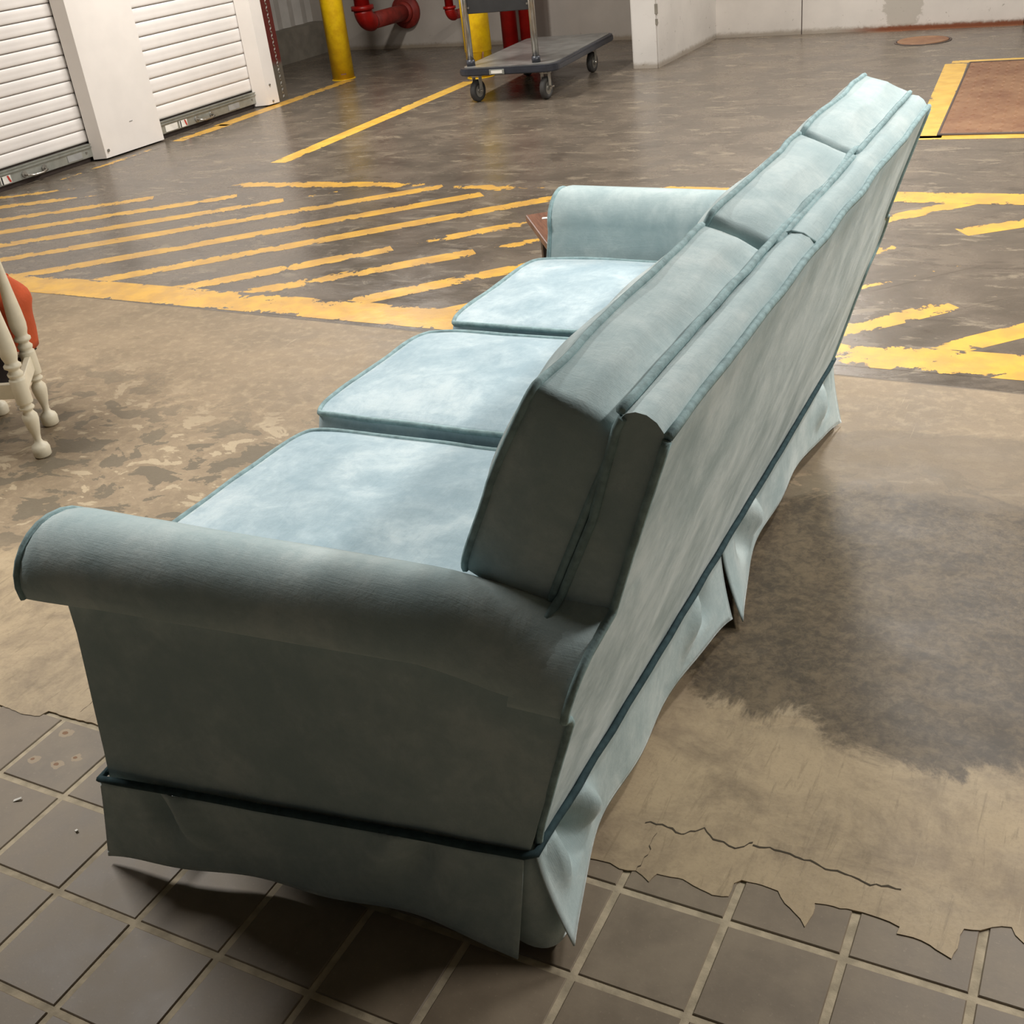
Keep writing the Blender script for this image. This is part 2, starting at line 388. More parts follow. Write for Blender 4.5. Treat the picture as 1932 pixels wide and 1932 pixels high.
# mortar skim trowelled over the last row of tiles
def ragged(pts, amp=.0028, step=.01):
    out = []
    for (a, b) in zip(pts[:-1], pts[1:]):
        a = Vector(a); b = Vector(b); n = max(1, int((b-a).length/step))
        for k in range(n):
            p = a.lerp(b, k/n); q = Vector((p.x*90, p.y*90, 1.7))
            out.append((p.x+noise.noise(q)*amp, p.y+noise.noise(q+Vector((9, 4, 2)))*amp))
    out.append(tuple(pts[-1])); return out
edge = [(-.9, .17), (-.6, .15), (-.35, .168), (-.177, .157), (-.105, .15), (-.059, .159), (-.054, .179), (-.009, .177), (.063, .181), (.3, .19), (.7, .205), (1.0, .21), (1.193, .217), (1.212, .212), (1.239, .217), (1.266, .204), (1.272, .224), (1.315, .229), (1.334, .222), (1.367, .215), (1.391, .221), (1.39, .249), (1.4, .259), (1.433, .261), (1.457, .258), (1.472, .24), (1.502, .219), (1.511, .207), (1.516, .225), (1.516, .258), (1.531, .26), (1.582, .264), (1.609, .264), (1.637, .259), (1.637, .245), (1.672, .246), (1.714, .23), (1.719, .25), (1.722, .288), (1.745, .293), (1.758, .306), (1.784, .316), (1.79, .303), (1.803, .293), (1.9, .28), (2.1, .3), (2.5, .27)]
slab('mortar_skim', ragged(edge)+[(2.5, .36), (-.9, .36)], -.001, .0016, MT['concrete'], fl)
for pts in ([(1.214, .322), (1.252, .326), (1.279, .317), (1.312, .342), (1.331, .325), (1.368, .32), (1.393, .34)], [(1.394, .337), (1.446, .336), (1.497, .334), (1.515, .33), (1.581, .323), (1.627, .328)], [(1.24, .30), (1.243, .255), (1.239, .215)], [(.02, .2), (.012, .26), (-.03, .30)]):
    rg = ragged(pts, .006, .008); wd = .0022
    slab('mortar_crack', [(x, y+wd*(1+noise.noise(Vector((x*70, 0, 0))))) for x, y in rg]+[(x, y-wd*.5) for x, y in reversed(rg)], .0018, .0021, simple('dark_crack', '#4a4133', .95) if 'dark_crack' not in bpy.data.materials else bpy.data.materials['dark_crack'], fl)  # thin dark strips laid along the crack lines

# painted stripes: long strips with edge distance in the UV map
def stripe(a, b, wd, m, name='painted_stripe', shear=None, z=.0005):
    a = Vector(a); b = Vector(b); d = b-a; L = d.length; d /= L; s = Vector((-d.y, d.x))
    nx = max(2, int(L/.12)); ny = 4; V = []; UV = []; F = []
    for i in range(nx+1):
        for j in range(ny+1):
            vv = (j/ny-.5)*wd; uu = L*i/nx
            sh = 0
            if shear: sh = (shear[0]*(1-i/nx)+shear[1]*i/nx)*vv
            p = a+d*(uu+sh)+s*vv; V.append((p.x, p.y, z)); UV.append((min(uu, L-uu), wd/2-abs(vv)))
    for i in range(nx):
        for j in range(ny):
            k = i*(ny+1)+j; F.append((k, k+ny+1, k+ny+2, k+1))
    me = bpy.data.meshes.new(name); me.from_pydata(V, [], F); me.update()
    uvl = me.uv_layers.new(name='UVMap')
    for lp in me.loops: uvl.data[lp.index].uv = UV[lp.vertex_index]
    return link(name, me, m, fl)
Pm, Pw, Ph = MT['paint'], MT['paint_worn'], MT['paint_hatch']
stripe((-3.0, 2.515), (1.0, 2.405), .20, Pm)                  # front border
stripe((1.0, 2.405), (3.2, 2.385), .19, Pm)
stripe((-2.9, 4.26), (-1.58, 4.305), .13, Pw); stripe((-1.47, 4.27), (-.75, 4.27), .12, Pw); stripe((-.4, 4.285), (.75, 4.23), .13, Pw)
stripe((.75, 4.21), (3.2, 4.17), .17, Pm)
def diag(o, y0, y1, m=Pm, wd=.098, z=.0003):
    c = o*math.sqrt(2); stripe((y0+c, y0), (y1+c, y1), wd, m, z=z)
for a, b, m_ in [((-4.9, 3.63), (-4.05, 4.12), Pw), ((-4.7, 3.4), (-3.69, 4.01), Pw), ((-4.4, 3.1), (-3.25, 3.95), Pm), ((-4.1, 2.9), (-2.68, 4.02), Pm), ((-3.75, 2.76), (-2.3, 3.955), Pm), ((-2.28, 3.97), (-2.0, 4.21), Pw), ((-3.5, 2.54), (-1.47, 4.28), Pm), ((-2.98, 2.465), (-1.16, 4.145), Pm), ((-2.45, 2.49), (-.70, 4.12), Pm)]:
    stripe(a, b, .104, m_, z=.0003)
stripe((-1.9, 2.49), (-1.13, 3.225), .106, Pm, z=.0003); stripe((-1.09, 3.265), (-.60, 3.74), .098, Pw, z=.0003); stripe((-.5, 3.84), (-.1, 4.22), .098, Pw, z=.0003)
stripe((-1.55, 2.48), (-.70, 3.225), .106, Pm, z=.0003); stripe((-.68, 3.25), (-.45, 3.46), .09, Pw, z=.0003); stripe((-.2, 3.7), (.3, 4.2), .098, Pw, z=.0003)
stripe((-.98, 2.46), (.62, 4.06), .106, Pm, z=.0003)
stripe((-.55, 2.40), (1.2, 4.15), .1, Pm, z=.0003)
stripe((-.05, 2.42), (1.05, 3.52), .1, Pw, z=.0003); stripe((1.23, 3.71), (1.9, 4.38-.2), .105, Pm, z=.0003)
stripe((.43, 2.45), (1.13, 3.15), .1, Pw, z=.0003); stripe((1.13, 3.15), (1.34, 3.36), .09, Pw, z=.0003); stripe((1.6, 3.62), (2.2, 4.2), .1, Pw, z=.0003)
stripe((.87, 2.43), (1.32, 2.89), .1, Pm, z=.0003); stripe((1.33, 2.90), (1.47, 3.04), .09, Pw, z=.0003); stripe((1.8, 3.37), (2.6, 4.17), .1, Pm, z=.0003)
stripe((1.27, 2.41), (2.9, 4.04), .1, Pm, z=.0003); stripe((1.75, 2.42), (3.3, 3.97), .1, Pm, z=.0003)
stripe((-2.965, 4.78), (-3.05, 7.45), .125, MT['paint_hatch'])                     # line up to the bollard
stripe((-4.36, 5.40), (-4.35, 5.95), .12, Pm); stripe((-4.38, 5.9), (-4.42, 7.72), .13, Pm)
stripe((-4.4, 4.3), (-4.38, 5.2), .09, MT['paint_worn']) 

# rear walls, pillar, alcove
HT = 3.0
def wallbox(name, a, b, th, z0, z1, m, label=None):
    a = Vector(a); b = Vector(b); d = (b-a).normalized(); s = Vector((-d.y, d.x))*th
    return struct(slab(name, [tuple(a), tuple(b), tuple(b+s), tuple(a+s)], z0, z1, m), label)
wr = wallbox('wall_back', (-1.545, 9.15), (-.81, 9.15), .25, -.02, HT, MT['wall_white'], 'off-white stained concrete rear wall')
for a, b in (((-.80, 9.147), (.9, 9.147)), ((.91, 9.15), (GX1, 9.15))):
    slab('wall_panel', [a, b, (b[0], b[1]+.2), (a[0], a[1]+.2)], -.02, HT, MT['wall_white'], wr)
box('joint', (-.805, 9.17, 1.5), (.02, .02, 3), MT['gap'], wr)
wallbox('wall_alcove', (-6.25, 9.6), (-1.74, 9.28), .2, -.02, HT, MT['wall_grey'], 'grey painted wall at the back of the alcove')
pl = struct(slab('wall_pillar', [(-1.762, 7.762), (-1.548, 7.765), (-1.54, 9.3), (-1.765, 9.3)], -.02, HT, MT['pillar']), 'off-white chipped wall end beside the flatbed cart')
bm = bmesh.new(); bm.from_mesh(pl.data)
bmesh.ops.bevel(bm, geom=[e for e in bm.edges if abs(e.verts[0].co.z-e.verts[1].co.z) > 1], offset=.012, segments=2, affect='EDGES'); bm.to_mesh(pl.data); bm.free()
for (z, h, wz) in ((.42, .07, .012), (.33, .04, .01), (.62, .05, .012)):
    box('paint_chip', (-1.552, 7.766, z), (wz*2, .006, h), MT['block'], pl)
# left wall of the alcove: grey block foot, white corrugated sheet above
ab = wallbox('wall_alcove_left', (-6.11, 9.7), (-6.09, 6.4), .2, -.02, .30, MT['block'], 'grey block foot of the alcove side wall')
for k in range(1, 5): box('course_joint', (-6.098, 8.05, k*.06), (.008, 3.2, .006), MT['wall_grey'], ab)
V = []; F = []; n = 60
for k in range(n+1):
    y = 9.62-3.2*k/n; x = -6.10+.012*math.cos(k*math.pi/2*1.0)
    V += [(x, y, .30), (x, y, HT)]
for k in range(n): F.append((2*k, 2*k+2, 2*k+3, 2*k+1))
struct(mesh('wall_corrugated', V, F, MT['corrug']), 'white corrugated metal sheet above the grey blocks')
struct(mesh('ceiling', [(GX0, -4, HT), (GX1, -4, HT), (GX1, 11, HT), (GX0, 11, HT)], [(0, 3, 2, 1)], MT['ceiling']))
struct(mesh('wall_right', [(GX1, -4, 0), (GX1, 11, 0), (GX1, 11, HT), (GX1, -4, HT)], [(0, 1, 2, 3)], MT['block']))

# left wall of roller doors
WX = -4.50; DX = -4.585
c1 = struct(slab('trim_1', [(DX, 4.80), (WX, 4.84), (WX+.01, 5.41), (DX+.01, 5.43)], .012, 2.3, MT['white_metal']), 'white steel panel between the two roller doors')
for (y, z) in ((4.87, .06), (5.37, .055)): cyl('screw', (WX+.002, y, z), (WX+.008, y, z), .010, MT['screw'], c1, 10)
box('dent', (WX+.006, 5.14, .20), (.004, .03, .004), MT['label'], c1)
c2 = struct(slab('trim_2', [(DX+.03, 6.56), (WX+.05, 6.61), (WX+.06, 6.735), (DX+.04, 6.735)], .012, 2.3, MT['white_metal']), 'narrow white steel post at the end of the roller doors')
for (y, z) in ((6.655, .16), (6.66, .035)): cyl('screw', (WX+.05, y, z), (WX+.062, y, z), .008, MT['screw'], c2, 10)
struct(box('wall_left', (DX-.35, 4.7, 2.65), (.6, 4.1, .7), MT['white_metal']), 'white steel header above the roller doors')
dp = struct(slab('trim_3', [(WX-.01, 6.737), (WX-.015, 6.95), (WX-.1, 6.95), (WX-.1, 6.737)], 0, 2.3, MT['red_plate']), 'red diamond plate corner guard with bare steel foot')
V = []; F = []
for k in range(90):
    for q in range(2):
        y = 6.80+.09*q; z = .03+.026*k; sg = 1 if (k+q) % 2 else -1
        d = Vector((0, .010*sg, .013)); s_ = Vector((0, .007, -.004*sg)); b0 = len(V)
        c = Vector((WX-.012, y, z))
        V += [c-d, c+s_, c+d, c-s_, c+Vector((.008, 0, 0))]
        F += [(b0, b0+1, b0+4), (b0+1, b0+2, b0+4), (b0+2, b0+3, b0+4), (b0+3, b0, b0+4)]
tr = recalc(mesh('tread_lugs', V, F, MT['steel'], dp)); tr['kind'] = 'stuff'

def roller_door(idx, y0, y1, x0, label, handle_y, plate=True, H=.085):
    """curtain of corrugated slats with a galvanised bottom bar"""
    d = struct(box('door_%d' % idx, (x0-.03, (y0+y1)/2, 1.15), (.02, y1-y0, 2.3), MT['gap']), label)
    # slat profile: a shallow double wave with a lip
    prof = []
    for k in range(9):
        u = k/8; prof.append((.009*max(0, math.sin(math.pi*min(1, .06+u*.9)))**.45*(1-.22*math.exp(-((u-.45)/.12)**2)), u*(H-.0045)))
    V = []; F = []
    for (px_, pz) in prof: V += [(px_, 0, pz), (px_, y1-y0, pz)]
    V += [(-.01, 0, 0), (-.01, y1-y0, 0), (-.01, 0, H-.0045), (-.01, y1-y0, H-.0045)]; n = len(prof)
    for k in range(n-1): F.append((2*k, 2*k+1, 2*k+3, 2*k+2))
    F += [(2*n, 2*n+1, 1, 0), (2*n-2, 2*n-1, 2*n+3, 2*n+2)]
    me = None; z = .135
    for k in range(25):
        if me is None:
            o = recalc(mesh('slat', V, F, MT['slat'], d)); me = o.data
            for p in me.polygons: p.use_smooth = True
        else: o = link('slat', me, None, d)
        o.location = Vector((x0-.004, y0, z+H*k))-d.location
    # everything below is given in world space and moved under the door
    def sub(o):
        o.location = o.location-d.location; return o
    b = sub(box('bottom_bar', (x0+.008, (y0+y1)/2, .078), (.03, y1-y0-.01, .088), MT['galv'], d, .004))
    def on(o): o.parent = b; o.location = o.location-d.location-b.location; return o
    on(box('ridge', (x0+.026, (y0+y1)/2, .102), (.01, y1-y0-.02, .007), MT['galv'], b)); on(box('ridge', (x0+.026, (y0+y1)/2, .12), (.008, y1-y0-.02, .006), MT['galv'], b))
    hy = handle_y; X = x0+.024
    pts = [(X, hy-.085, .066), (X+.035, hy-.08, .058), (X+.045, hy-.04, .050), (X+.045, hy+.04, .050), (X+.035, hy+.08, .058), (X, hy+.085, .066)]
    on(tube('handle', pts, .007, MT['chrome'], b, seg=8))
    for s in (-1, 1): on(cyl('handle_lug', (X-.002, hy+s*.085, .066), (X+.008, hy+s*.085, .066), .020, MT['steel'], b, 14))
    sy = hy-.235
    on(box('sticker', (X+.001, sy, .066), (.002, .085, .048), MT['paper'], b))
    on(box('sticker_bar', (X+.003, sy-.03, .066), (.002, .010, .046), MT['ink'], b))
    tri = mesh('sticker_mark', [(X+.003, sy+.012, .088), (X+.003, sy+.026, .088), (X+.003, sy+.040, .046), (X+.003, sy+.026, .046), (X+.003, sy+.018, .064)], [(0, 1, 2, 3, 4)], MT['redink'], b); on(tri)
    on(box('rating_plate', (X+.001, hy+.36, .066), (.002, .13, .042), MT['label'], b))
    on(box('bolt', (X+.002, y1-.06, .072), (.006, .012, .012), MT['screw'], b))
    if plate: on(box('paper_label', (X+.001, sy-.13, .066), (.002, .13, .045), MT['paper'], b))
roller_door(1, 2.6, 4.81, DX-.02, 'white corrugated roller door at far left, cut by the frame', 4.28, False, .080)
roller_door(2, 5.42, 6.58, DX+.02, 'white corrugated roller door right of the plain white panel', 5.93, True, .094)
struct(box('wall_left_store', (DX-.6, 4.6, 1.5), (.06, 4.3, 3.0), MT['gap']))

# ------------------------------------------------------------------ floor plates
hp = thing('steel_hatch', 'large rusty steel hatch plate framed by yellow paint at far right', 'hatch', (.876, 5.387, 0))
HP = [(.0, .0), (-.133, 2.10), (1.37, 2.22), (1.5, .09)]
slab('plate', HP, 0, .006, MT['rust'], hp)
V = []; F = []
for i in range(28):
    for j in range(34):
        u = (i+.5)/28; v = (j+.5)/34
        p = (Vector(HP[0])*(1-u)+Vector(HP[3])*u)*(1-v)+(Vector(HP[1])*(1-u)+Vector(HP[2])*u)*v
        a = R(45) if (i+j) % 2 else R(-45); dx, dy = math.cos(a)*.017, math.sin(a)*.017; b0 = len(V)
        V += [(p.x-dx, p.y-dy, .006), (p.x-dy*.3, p.y+dx*.3, .006), (p.x+dx, p.y+dy, .006), (p.x+dy*.3, p.y-dx*.3, .006), (p.x, p.y, .009)]
        F += [(b0, b0+1, b0+4), (b0+1, b0+2, b0+4), (b0+2, b0+3, b0+4), (b0+3, b0, b0+4)]
lug = recalc(mesh('tread_lugs', V, F, MT['rust'], hp)); lug['kind'] = 'stuff'
rim = [(x*1.0, y) for x, y in HP]
tube('rim_gap', [(x, y, .003) for x, y in HP], .009, MT['gap'], hp, True, 5)
stripe((.83, 5.33), (.655, 7.50), .14, Ph); stripe((.74, 5.335), (2.5, 5.43), .085, Ph); stripe((.62, 7.56), (2.3, 7.68), .10, Ph)
mh = thing('manhole_cover', 'round rusty manhole cover in front of the stained rear wall', 'manhole cover', (.27, 8.52, 0))
lathe('cover', [(.185, 0), (.185, .006), (.178, .010), (.172, .008), (.0001, .008)], MT['rust'], mh, seg=36)
lathe('ring', [(.205, 0), (.205, .004), (.19, .004), (.19, 0)], MT['gap'], mh, seg=36)

# ------------------------------------------------------------------ bollards and pipes
def bollard(loc, r, label, sleeve=False):
    t = thing('bollard', label, 'bollard', loc, 0, 'yellow bollards by the alcove')
    lathe('post', [(r, 0), (r, 1.02), (r*.85, 1.07), (r*.5, 1.1), (.001, 1.11)], MT['yellow'], t, seg=32)
    lathe('paint_collar', [(r+.012, 0), (r+.006, .004), (r, .006)], MT['yellow'], t, seg=32)
    if sleeve:
        lathe('sleeve', [(r+.001, .20), (r+.006, .203), (r+.006, 1.0), (r, 1.004)], MT['yellow'], t, seg=32)
        for k in range(7):
            box('scrape', (r*.60+.004*k, -r*.80, .06+.022*k), (.012, .01, .02+.008*(k % 3)), MT['rust'], t, 0, R(35))
    else: box('scrape', (r*.62, -r*.79, .05), (.045, .008, .01), MT['rust'], t, 0, R(38))
    return t
bollard((-4.535, 7.80, 0), .098, 'yellow steel bollard standing alone near the roller doors')
bollard((-3.06, 7.66, 0), .105, 'yellow steel bollard with rusty scrapes just behind the flatbed cart', True)

def elbow_pipe(x, yw, ye, z, r, label, flange):
    t = thing('wall_pipe', label, 'pipe', (x, yw, z))
    n = 10; pts = []
    for k in range(n+1):
        a = R(90)*k/n; pts.append((0, (ye-yw)+r*1.3-r*1.3*math.sin(a)*1.0, r*1.3-r*1.3*math.cos(a)))
    L = [(0, .05, 0), (0, ye-yw+r*1.3, 0)]
    tube('horizontal_run', L, r*.86, MT['red_dusty'], t, seg=20)
    tube('elbow', pts, r, MT['red'], t, seg=20)
    top = pts[-1]
    tube('riser', [top, (0, top[1], 2.2)], r*.82, MT['red'], t, seg=20)
    tube('collar', [(0, top[1], top[2]), (0, top[1], top[2]+r*.45)], r*1.22, MT['red'], t, seg=20)
    if flange:
        tube('flange', [(0, -.045, 0), (0, .01, 0)], r*1.75, MT['red_dusty'], t, seg=28); tube('flange_hub', [(0, -.09, 0), (0, -.03, 0)], r*1.1, MT['red_dusty'], t, seg=24)
    return t
elbow_pipe(-4.85, 9.49, 8.72, .345, .088, 'thick red pipe elbowing out of the grey wall flange', True)
elbow_pipe(-3.98, 9.43, 8.85, .345, .048, 'thin red pipe elbow beside the scraped yellow bollard', False)
for x, y, lab in ((-3.46, 9.0, 'red vertical standpipe behind the cart, left of the pair'), (-3.28, 9.02, 'red vertical standpipe behind the cart, right of the pair')):
    t = thing('standpipe', lab, 'pipe', (x, y, 0), 0, 'red standpipes in the alcove')
    cyl('pipe', (0, 0, 0), (0, 0, 2.9), .074, MT['red'], t, 24)
    lathe('base_ring', [(.086, 0), (.086, .02), (.075, .024)], MT['red'], t, seg=24)

# ------------------------------------------------------------------ flatbed cart
ct = thing('flatbed_cart', 'dark grey flatbed cart with chrome push handle in front of the alcove', 'cart', (-2.30, 7.25, 0), R(5.5))
def rrect(hx, hy, r, n=6):
    P = []
    for (sx, sy, a0) in ((1, 1, 0), (-1, 1, 90), (-1, -1, 180), (1, -1, 270)):
        for k in range(n+1):
            a = R(a0+90*k/n); P.append((sx*(hx-r)+r*math.cos(a), sy*(hy-r)+r*math.sin(a)))
    return P
HX, HY = .375, .72
slab('deck', rrect(HX, HY, .09), .192, .240, MT['plastic'], ct)
slab('deck_top', rrect(HX-.025, HY-.025, .075), .238, .246, MT['deck'], ct)
e = slab('bumper_rim', rrect(HX+.006, HY+.006, .095), .199, .228, MT['plastic'], ct)
bp = box('name_plate', (-.06, -HY-.009, .214), (.115, .006, .034), MT['galv'], ct, .002)
box('name_plate_face', (0, -.0035, 0), (.085, .002, .02), MT['paper'], bp)
hd = []
for x in (-.305, .20):
    cyl('handle_post', (x, -HY+.11, .234), (x, -HY+.11, 1.05), .0235, MT['chrome'], ct, 16)
    cyl('post_socket', (x, -HY+.11, .242), (x, -HY+.11, .288), .031, MT['plastic'], ct, 16)
tube('handle_bow', [(-.305, -HY+.11, 1.04), (-.29, -HY+.11, 1.10), (-.23, -HY+.11, 1.13), (.12, -HY+.11, 1.13), (.185, -HY+.11, 1.10), (.20, -HY+.11, 1.04)], .0235, MT['chrome'], ct, seg=12)
box('handle_panel', (-.052, -HY+.115, .82), (.47, .012, .46), MT['panel'], ct, .004)
for sx in (-1, 1):
    for k in range(2): cyl('panel_rivet', (-.052+sx*.222, -HY+.106, .63+.35*k), (-.052+sx*.222, -HY+.110, .63+.35*k), .007, MT['screw'], ct, 8)
def caster(x, y, rz, brake):
    c = bpy.data.objects.new('caster', None); COL.objects.link(c); c.parent = ct; c.location = (x, y, 0); c.rotation_euler = (0, 0, rz); c.empty_display_size = .05
    r = .076
    bm = bmesh.new()
    prof = [(.045, .020), (.062, .021), (r-.003, .016), (r, .008), (r, -.008), (r-.003, -.016), (.062, -.021), (.045, -.020)]
    seg = 24; vs = [[bm.verts.new((pr[1], pr[0]*math.cos(2*math.pi*k/seg), r+pr[0]*math.sin(2*math.pi*k/seg))) for k in range(seg)] for pr in prof]
    for a_ in range(len(prof)):
        b_ = (a_+1) % len(prof)
        for k in range(seg): bm.faces.new((vs[a_][k], vs[a_][(k+1) % seg], vs[b_][(k+1) % seg], vs[b_][k]))
    from_bm('tyre', bm, MT['rubber'], c, True)
    bm = bmesh.new(); bm_cyl(bm, (-.018, 0, r), (.018, 0, r), .046, seg=24); bm_cyl(bm, (-.024, 0, r), (.024, 0, r), .018, seg=16)
    from_bm('wheel_hub', bm, MT['steel'], c)
    bm = bmesh.new()
    for s in (-1, 1): bm_box(bm, (s*.029, .004, .12), (.005, .034, .12))
    bm_box(bm, (0, .006, .176), (.066, .05, .008)); bm_cyl(bm, (0, .006, .178), (0, .006, .193), .036, seg=16)
    from_bm('fork', bm, MT['steel'], c)
    cyl('axle_bolt', (-.042, 0, r), (.042, 0, r), .008, MT['chrome'], c, 10)
    if brake: box('brake_lever', (.05, -.01, .088), (.035, .018, .012), MT['chrome'], c, .003)
caster(-.27, -.62, R(-14), False); caster(.27, -.64, R(-8), True); caster(-.27, .40, R(-5), False); caster(.275, .40, R(-6), False)

# ------------------------------------------------------------------ wooden end table
tb = thing('side_table', 'brown wooden side table just beyond the sofa far arm', 'table', (.325, 2.39, 0), R(-53.4))
box('tabletop', (0, 0, .388), (.49, .49, .024), MT['wood'], tb, .004)
for sx in (-1, 1):
    for sy in (-1, 1): box('leg', (sx*.19, sy*.19, .188), (.035, .035, .376), MT['darkwood'], tb)
for s in (-1, 1):
    box('apron', (0, s*.19, .355), (.35, .018, .045), MT['darkwood'], tb); box('apron', (s*.19, 0, .355), (.018, .35, .045), MT['darkwood'], tb)
tag(box('paper_slip', (.074, 2.405, .4015), (.02, .018, .002), MT['paper'], None, 0, R(20)), 'small white paper slip on the brown side table', 'paper')

# ------------------------------------------------------------------ cream turned-leg stand
st = thing('plant_stand', 'cream stand with turned baluster legs at left frame edge', 'stand', (-1.28, 1.17, 0))
LEG = [(.020, 0), (.0265, .006), (.0275, .03), (.024, .04), (.0135, .048), (.0105, .058), (.0125, .075), (.019, .10), (.0235, .125), (.023, .14), (.015, .152), (.0135, .157), (.022, .162), (.0225, .168), (.015, .176), (.0235, .181), (.0245, .185), (.0245, .255), (.024, .259), (.0185, .264), (.0225, .270), (.0235, .277), (.016, .286), (.0165, .290), (.0255, .297), (.026, .304), (.019, .311), (.0195, .316), (.024, .33), (.026, .35), (.024, .39), (.018, .46), (.0125, .54), (.0105, .575), (.0175, .580), (.018, .588), (.011, .595), (.011, .605), (.017, .612), (.0165, .62), (.0235, .63), (.0235, .80)]
LP = [(.20, -.06), (.03, .13), (-.23, .15), (-.20, -.21)]
for (x, y) in LP: lathe('leg', LEG, MT['cream'], st, (x, y, 0))
for a, b in ((0, 1), (1, 2), (2, 3), (3, 0)):
    p, q = Vector(LP[a]), Vector(LP[b]); d = q-p
    box('stretcher', ((p.x+q.x)/2, (p.y+q.y)/2, .222), (d.length-.03, .02, .048), MT['cream'], st, .002, math.atan2(d.y, d.x))
    box('apron', ((p.x+q.x)/2, (p.y+q.y)/2, .76), (d.length-.03, .02, .07), MT['cream'], st, .002, math.atan2(d.y, d.x))
slab('shelf', [(.17, -.05), (.01, .11), (-.03, .215), (-.21, .22), (-.22, .13), (-.19, -.18)], .228, .236, MT['black'], st)
slab('stand_top', [(.26, -.10), (.06, .20), (-.29, .21), (-.26, -.28)], .80, .82, MT['cream'], st)
# slumped orange bag on the stand's shelf
V = []; F = []; NU, NV = 36, 16
for j in range(NV+1):
    v = j/NV; z = .238+.33*v
    for i in range(NU):
        a = 2*math.pi*i/NU
        wdt = 1-.62*max(0, (v-.5)/.5)**1.3-.18*max(0, (.5-v)/.5)
        hx = .118*wdt; hy = .080*wdt
        ex = abs(math.cos(a))**.85*math.copysign(1, math.cos(a)); ey = abs(math.sin(a))**.85*math.copysign(1, math.sin(a))
        x = hx*ex; y = hy*ey; w_ = noise.noise(Vector((x*14, y*14, z*9)))*.018*(.3+v)
        c, s = math.cos(R(37)), math.sin(R(37)); X = (x+w_)*c-(y+w_)*s; Y = (x+w_)*s+(y+w_)*c
        V.append((X, Y, z-.238-(.07*v*v*max(0, ex))+w_*.6))
for j in range(NV):
    for i in range(NU): F.append((j*NU+i, j*NU+(i+1) % NU, (j+1)*NU+(i+1) % NU, (j+1)*NU+i))
F.append(tuple(range(NU))[::-1]); F.append(tuple(NV*NU+i for i in range(NU)))
bag = thing('fabric_bag', 'slumped orange canvas bag standing on the cream stand shelf', 'bag', (-1.385, 1.335, .238))
recalc(mesh('bag_body', V, F, MT['orange'], bag, True))
tube('bag_seam', [V[(NV-2)*NU+i] for i in range(NU)], .003, MT['orange'], bag, True, 5)

# debris
for loc, s, rz, lab in (((.099, -.040, .002), (.016, .006, .002), .6, 'white paint flake on a tile at the left edge'), ((.272, -.058, .002), (.010, .005, .002), -.4, 'tiny white paint chip on a tile left of the sofa skirt')):
    bm = bmesh.new(); bm_box(bm, (0, 0, 0), s, Matrix.Rotation(rz, 3, 'Z'), .0008)
    for v in bm.verts: v.co.z += .002*math.sin(v.co.x*300)
    tag(from_bm('paint_flake', bm, MT['paper'], None, False, loc), lab, 'debris')

# ------------------------------------------------------------------ the sofa
K = .83333
def S(X, Y, Z): return Vector(((X-1.0)*K, (Y-1.16)*K, Z*K))
sofa = thing('sofa', 'light blue velvet three-seat sofa seen from behind on the tile edge', 'sofa', (1.0*K, 1.16*K, 0), R(.45))
VEL, VSE, CORD, WELT = MT['velvet'], MT['velvet_seat'], MT['cord'], MT['welt']
YC = 1.16
# seat platform (front rail, deck)
bm = bmesh.new()
def plat(bm, x0, x1, y0, y1, z0, z1):
    c = S((x0+x1)/2, (y0+y1)/2, (z0+z1)/2); bm_box(bm, c, ((x1-x0)*K, (y1-y0)*K, (z1-z0)*K), None, .008)
plat(bm, .50, 1.34, .12, 2.20, .10, .44)
from_bm('seat_platform', bm, VEL, sofa)
for x in (.6, 1.3):
    for y in (.16, 2.16): 
        c = S(x, y, .06); cyl('foot', (c.x, c.y, 0), (c.x, c.y, .10*K+.01), .022, MT['darkwood'], sofa, 12, .03)

# back frame: lofted slab leaning back
def back_hw(z):   # outline of the back: follows the end of the arm roll, then steps in above it
    base = 1.16-(.052+.02*smooth01((.3-z)/.1))
    u_ = (z-.612)/.098
    roll = 1.16-(.087-.089*math.sqrt(max(0, 1-u_*u_))) if abs(u_) < 1 else 0
    top = 1.047
    if z > .612: return max(top, roll)
    return base+(max(base, roll)-base)*smooth01((z-.535)/.05)
PROF = [(1.30, .215), (1.345, .42), (1.425, .66), (1.52, .873), (1.566, 1.022), (1.576, 1.040), (1.592, 1.048), (1.612, 1.040), (1.630, 1.022), (1.636, 1.006), (1.575, .826), (1.511, .625), (1.447, .425), (1.383, .215)]
def _ip(P, z):
    for (a_, b_) in zip(P[:-1], P[1:]):
        if min(a_[1], b_[1])-1e-6 <= z <= max(a_[1], b_[1])+1e-6: return a_[0]+(b_[0]-a_[0])*(z-a_[1])/(b_[1]-a_[1])
    return P[-1][0]
PROF0 = PROF; FR = PROF[:5]; RE = PROF[9:]
ZL = [.215, .26, .32, .38, .44, .50, .54, .562, .567, .58, .595, .612, .63, .645, .66, .672, .682, .69, .697, .703, .71, .72, .74, .78, .83, .88, .93, .97, 1.006]
NL = len(ZL); ARC = [(1.566, 1.022), (1.571, 1.036), (1.580, 1.045), (1.594, 1.049), (1.610, 1.046), (1.624, 1.036), (1.633, 1.022)]
PROF = [(_ip(FR, z), z) for z in ZL]+ARC+[(_ip(RE, z), z) for z in reversed(ZL)]
RI = NL+len(ARC)
NYB = 60; V = []; F = []; n = len(PROF)
def back_pt(X, z, v, rear):
    hw = back_hw(z); bul = 0
    if rear: bul = .012*(1-v**4)*math.sin(math.pi*max(0, min(1, (z-.22)/.8)))
    wv = .004*noise.noise(Vector((v*7, z*3, 2)))
    return S(X+bul, YC+v*hw, z+(wv if z > .98 else 0))
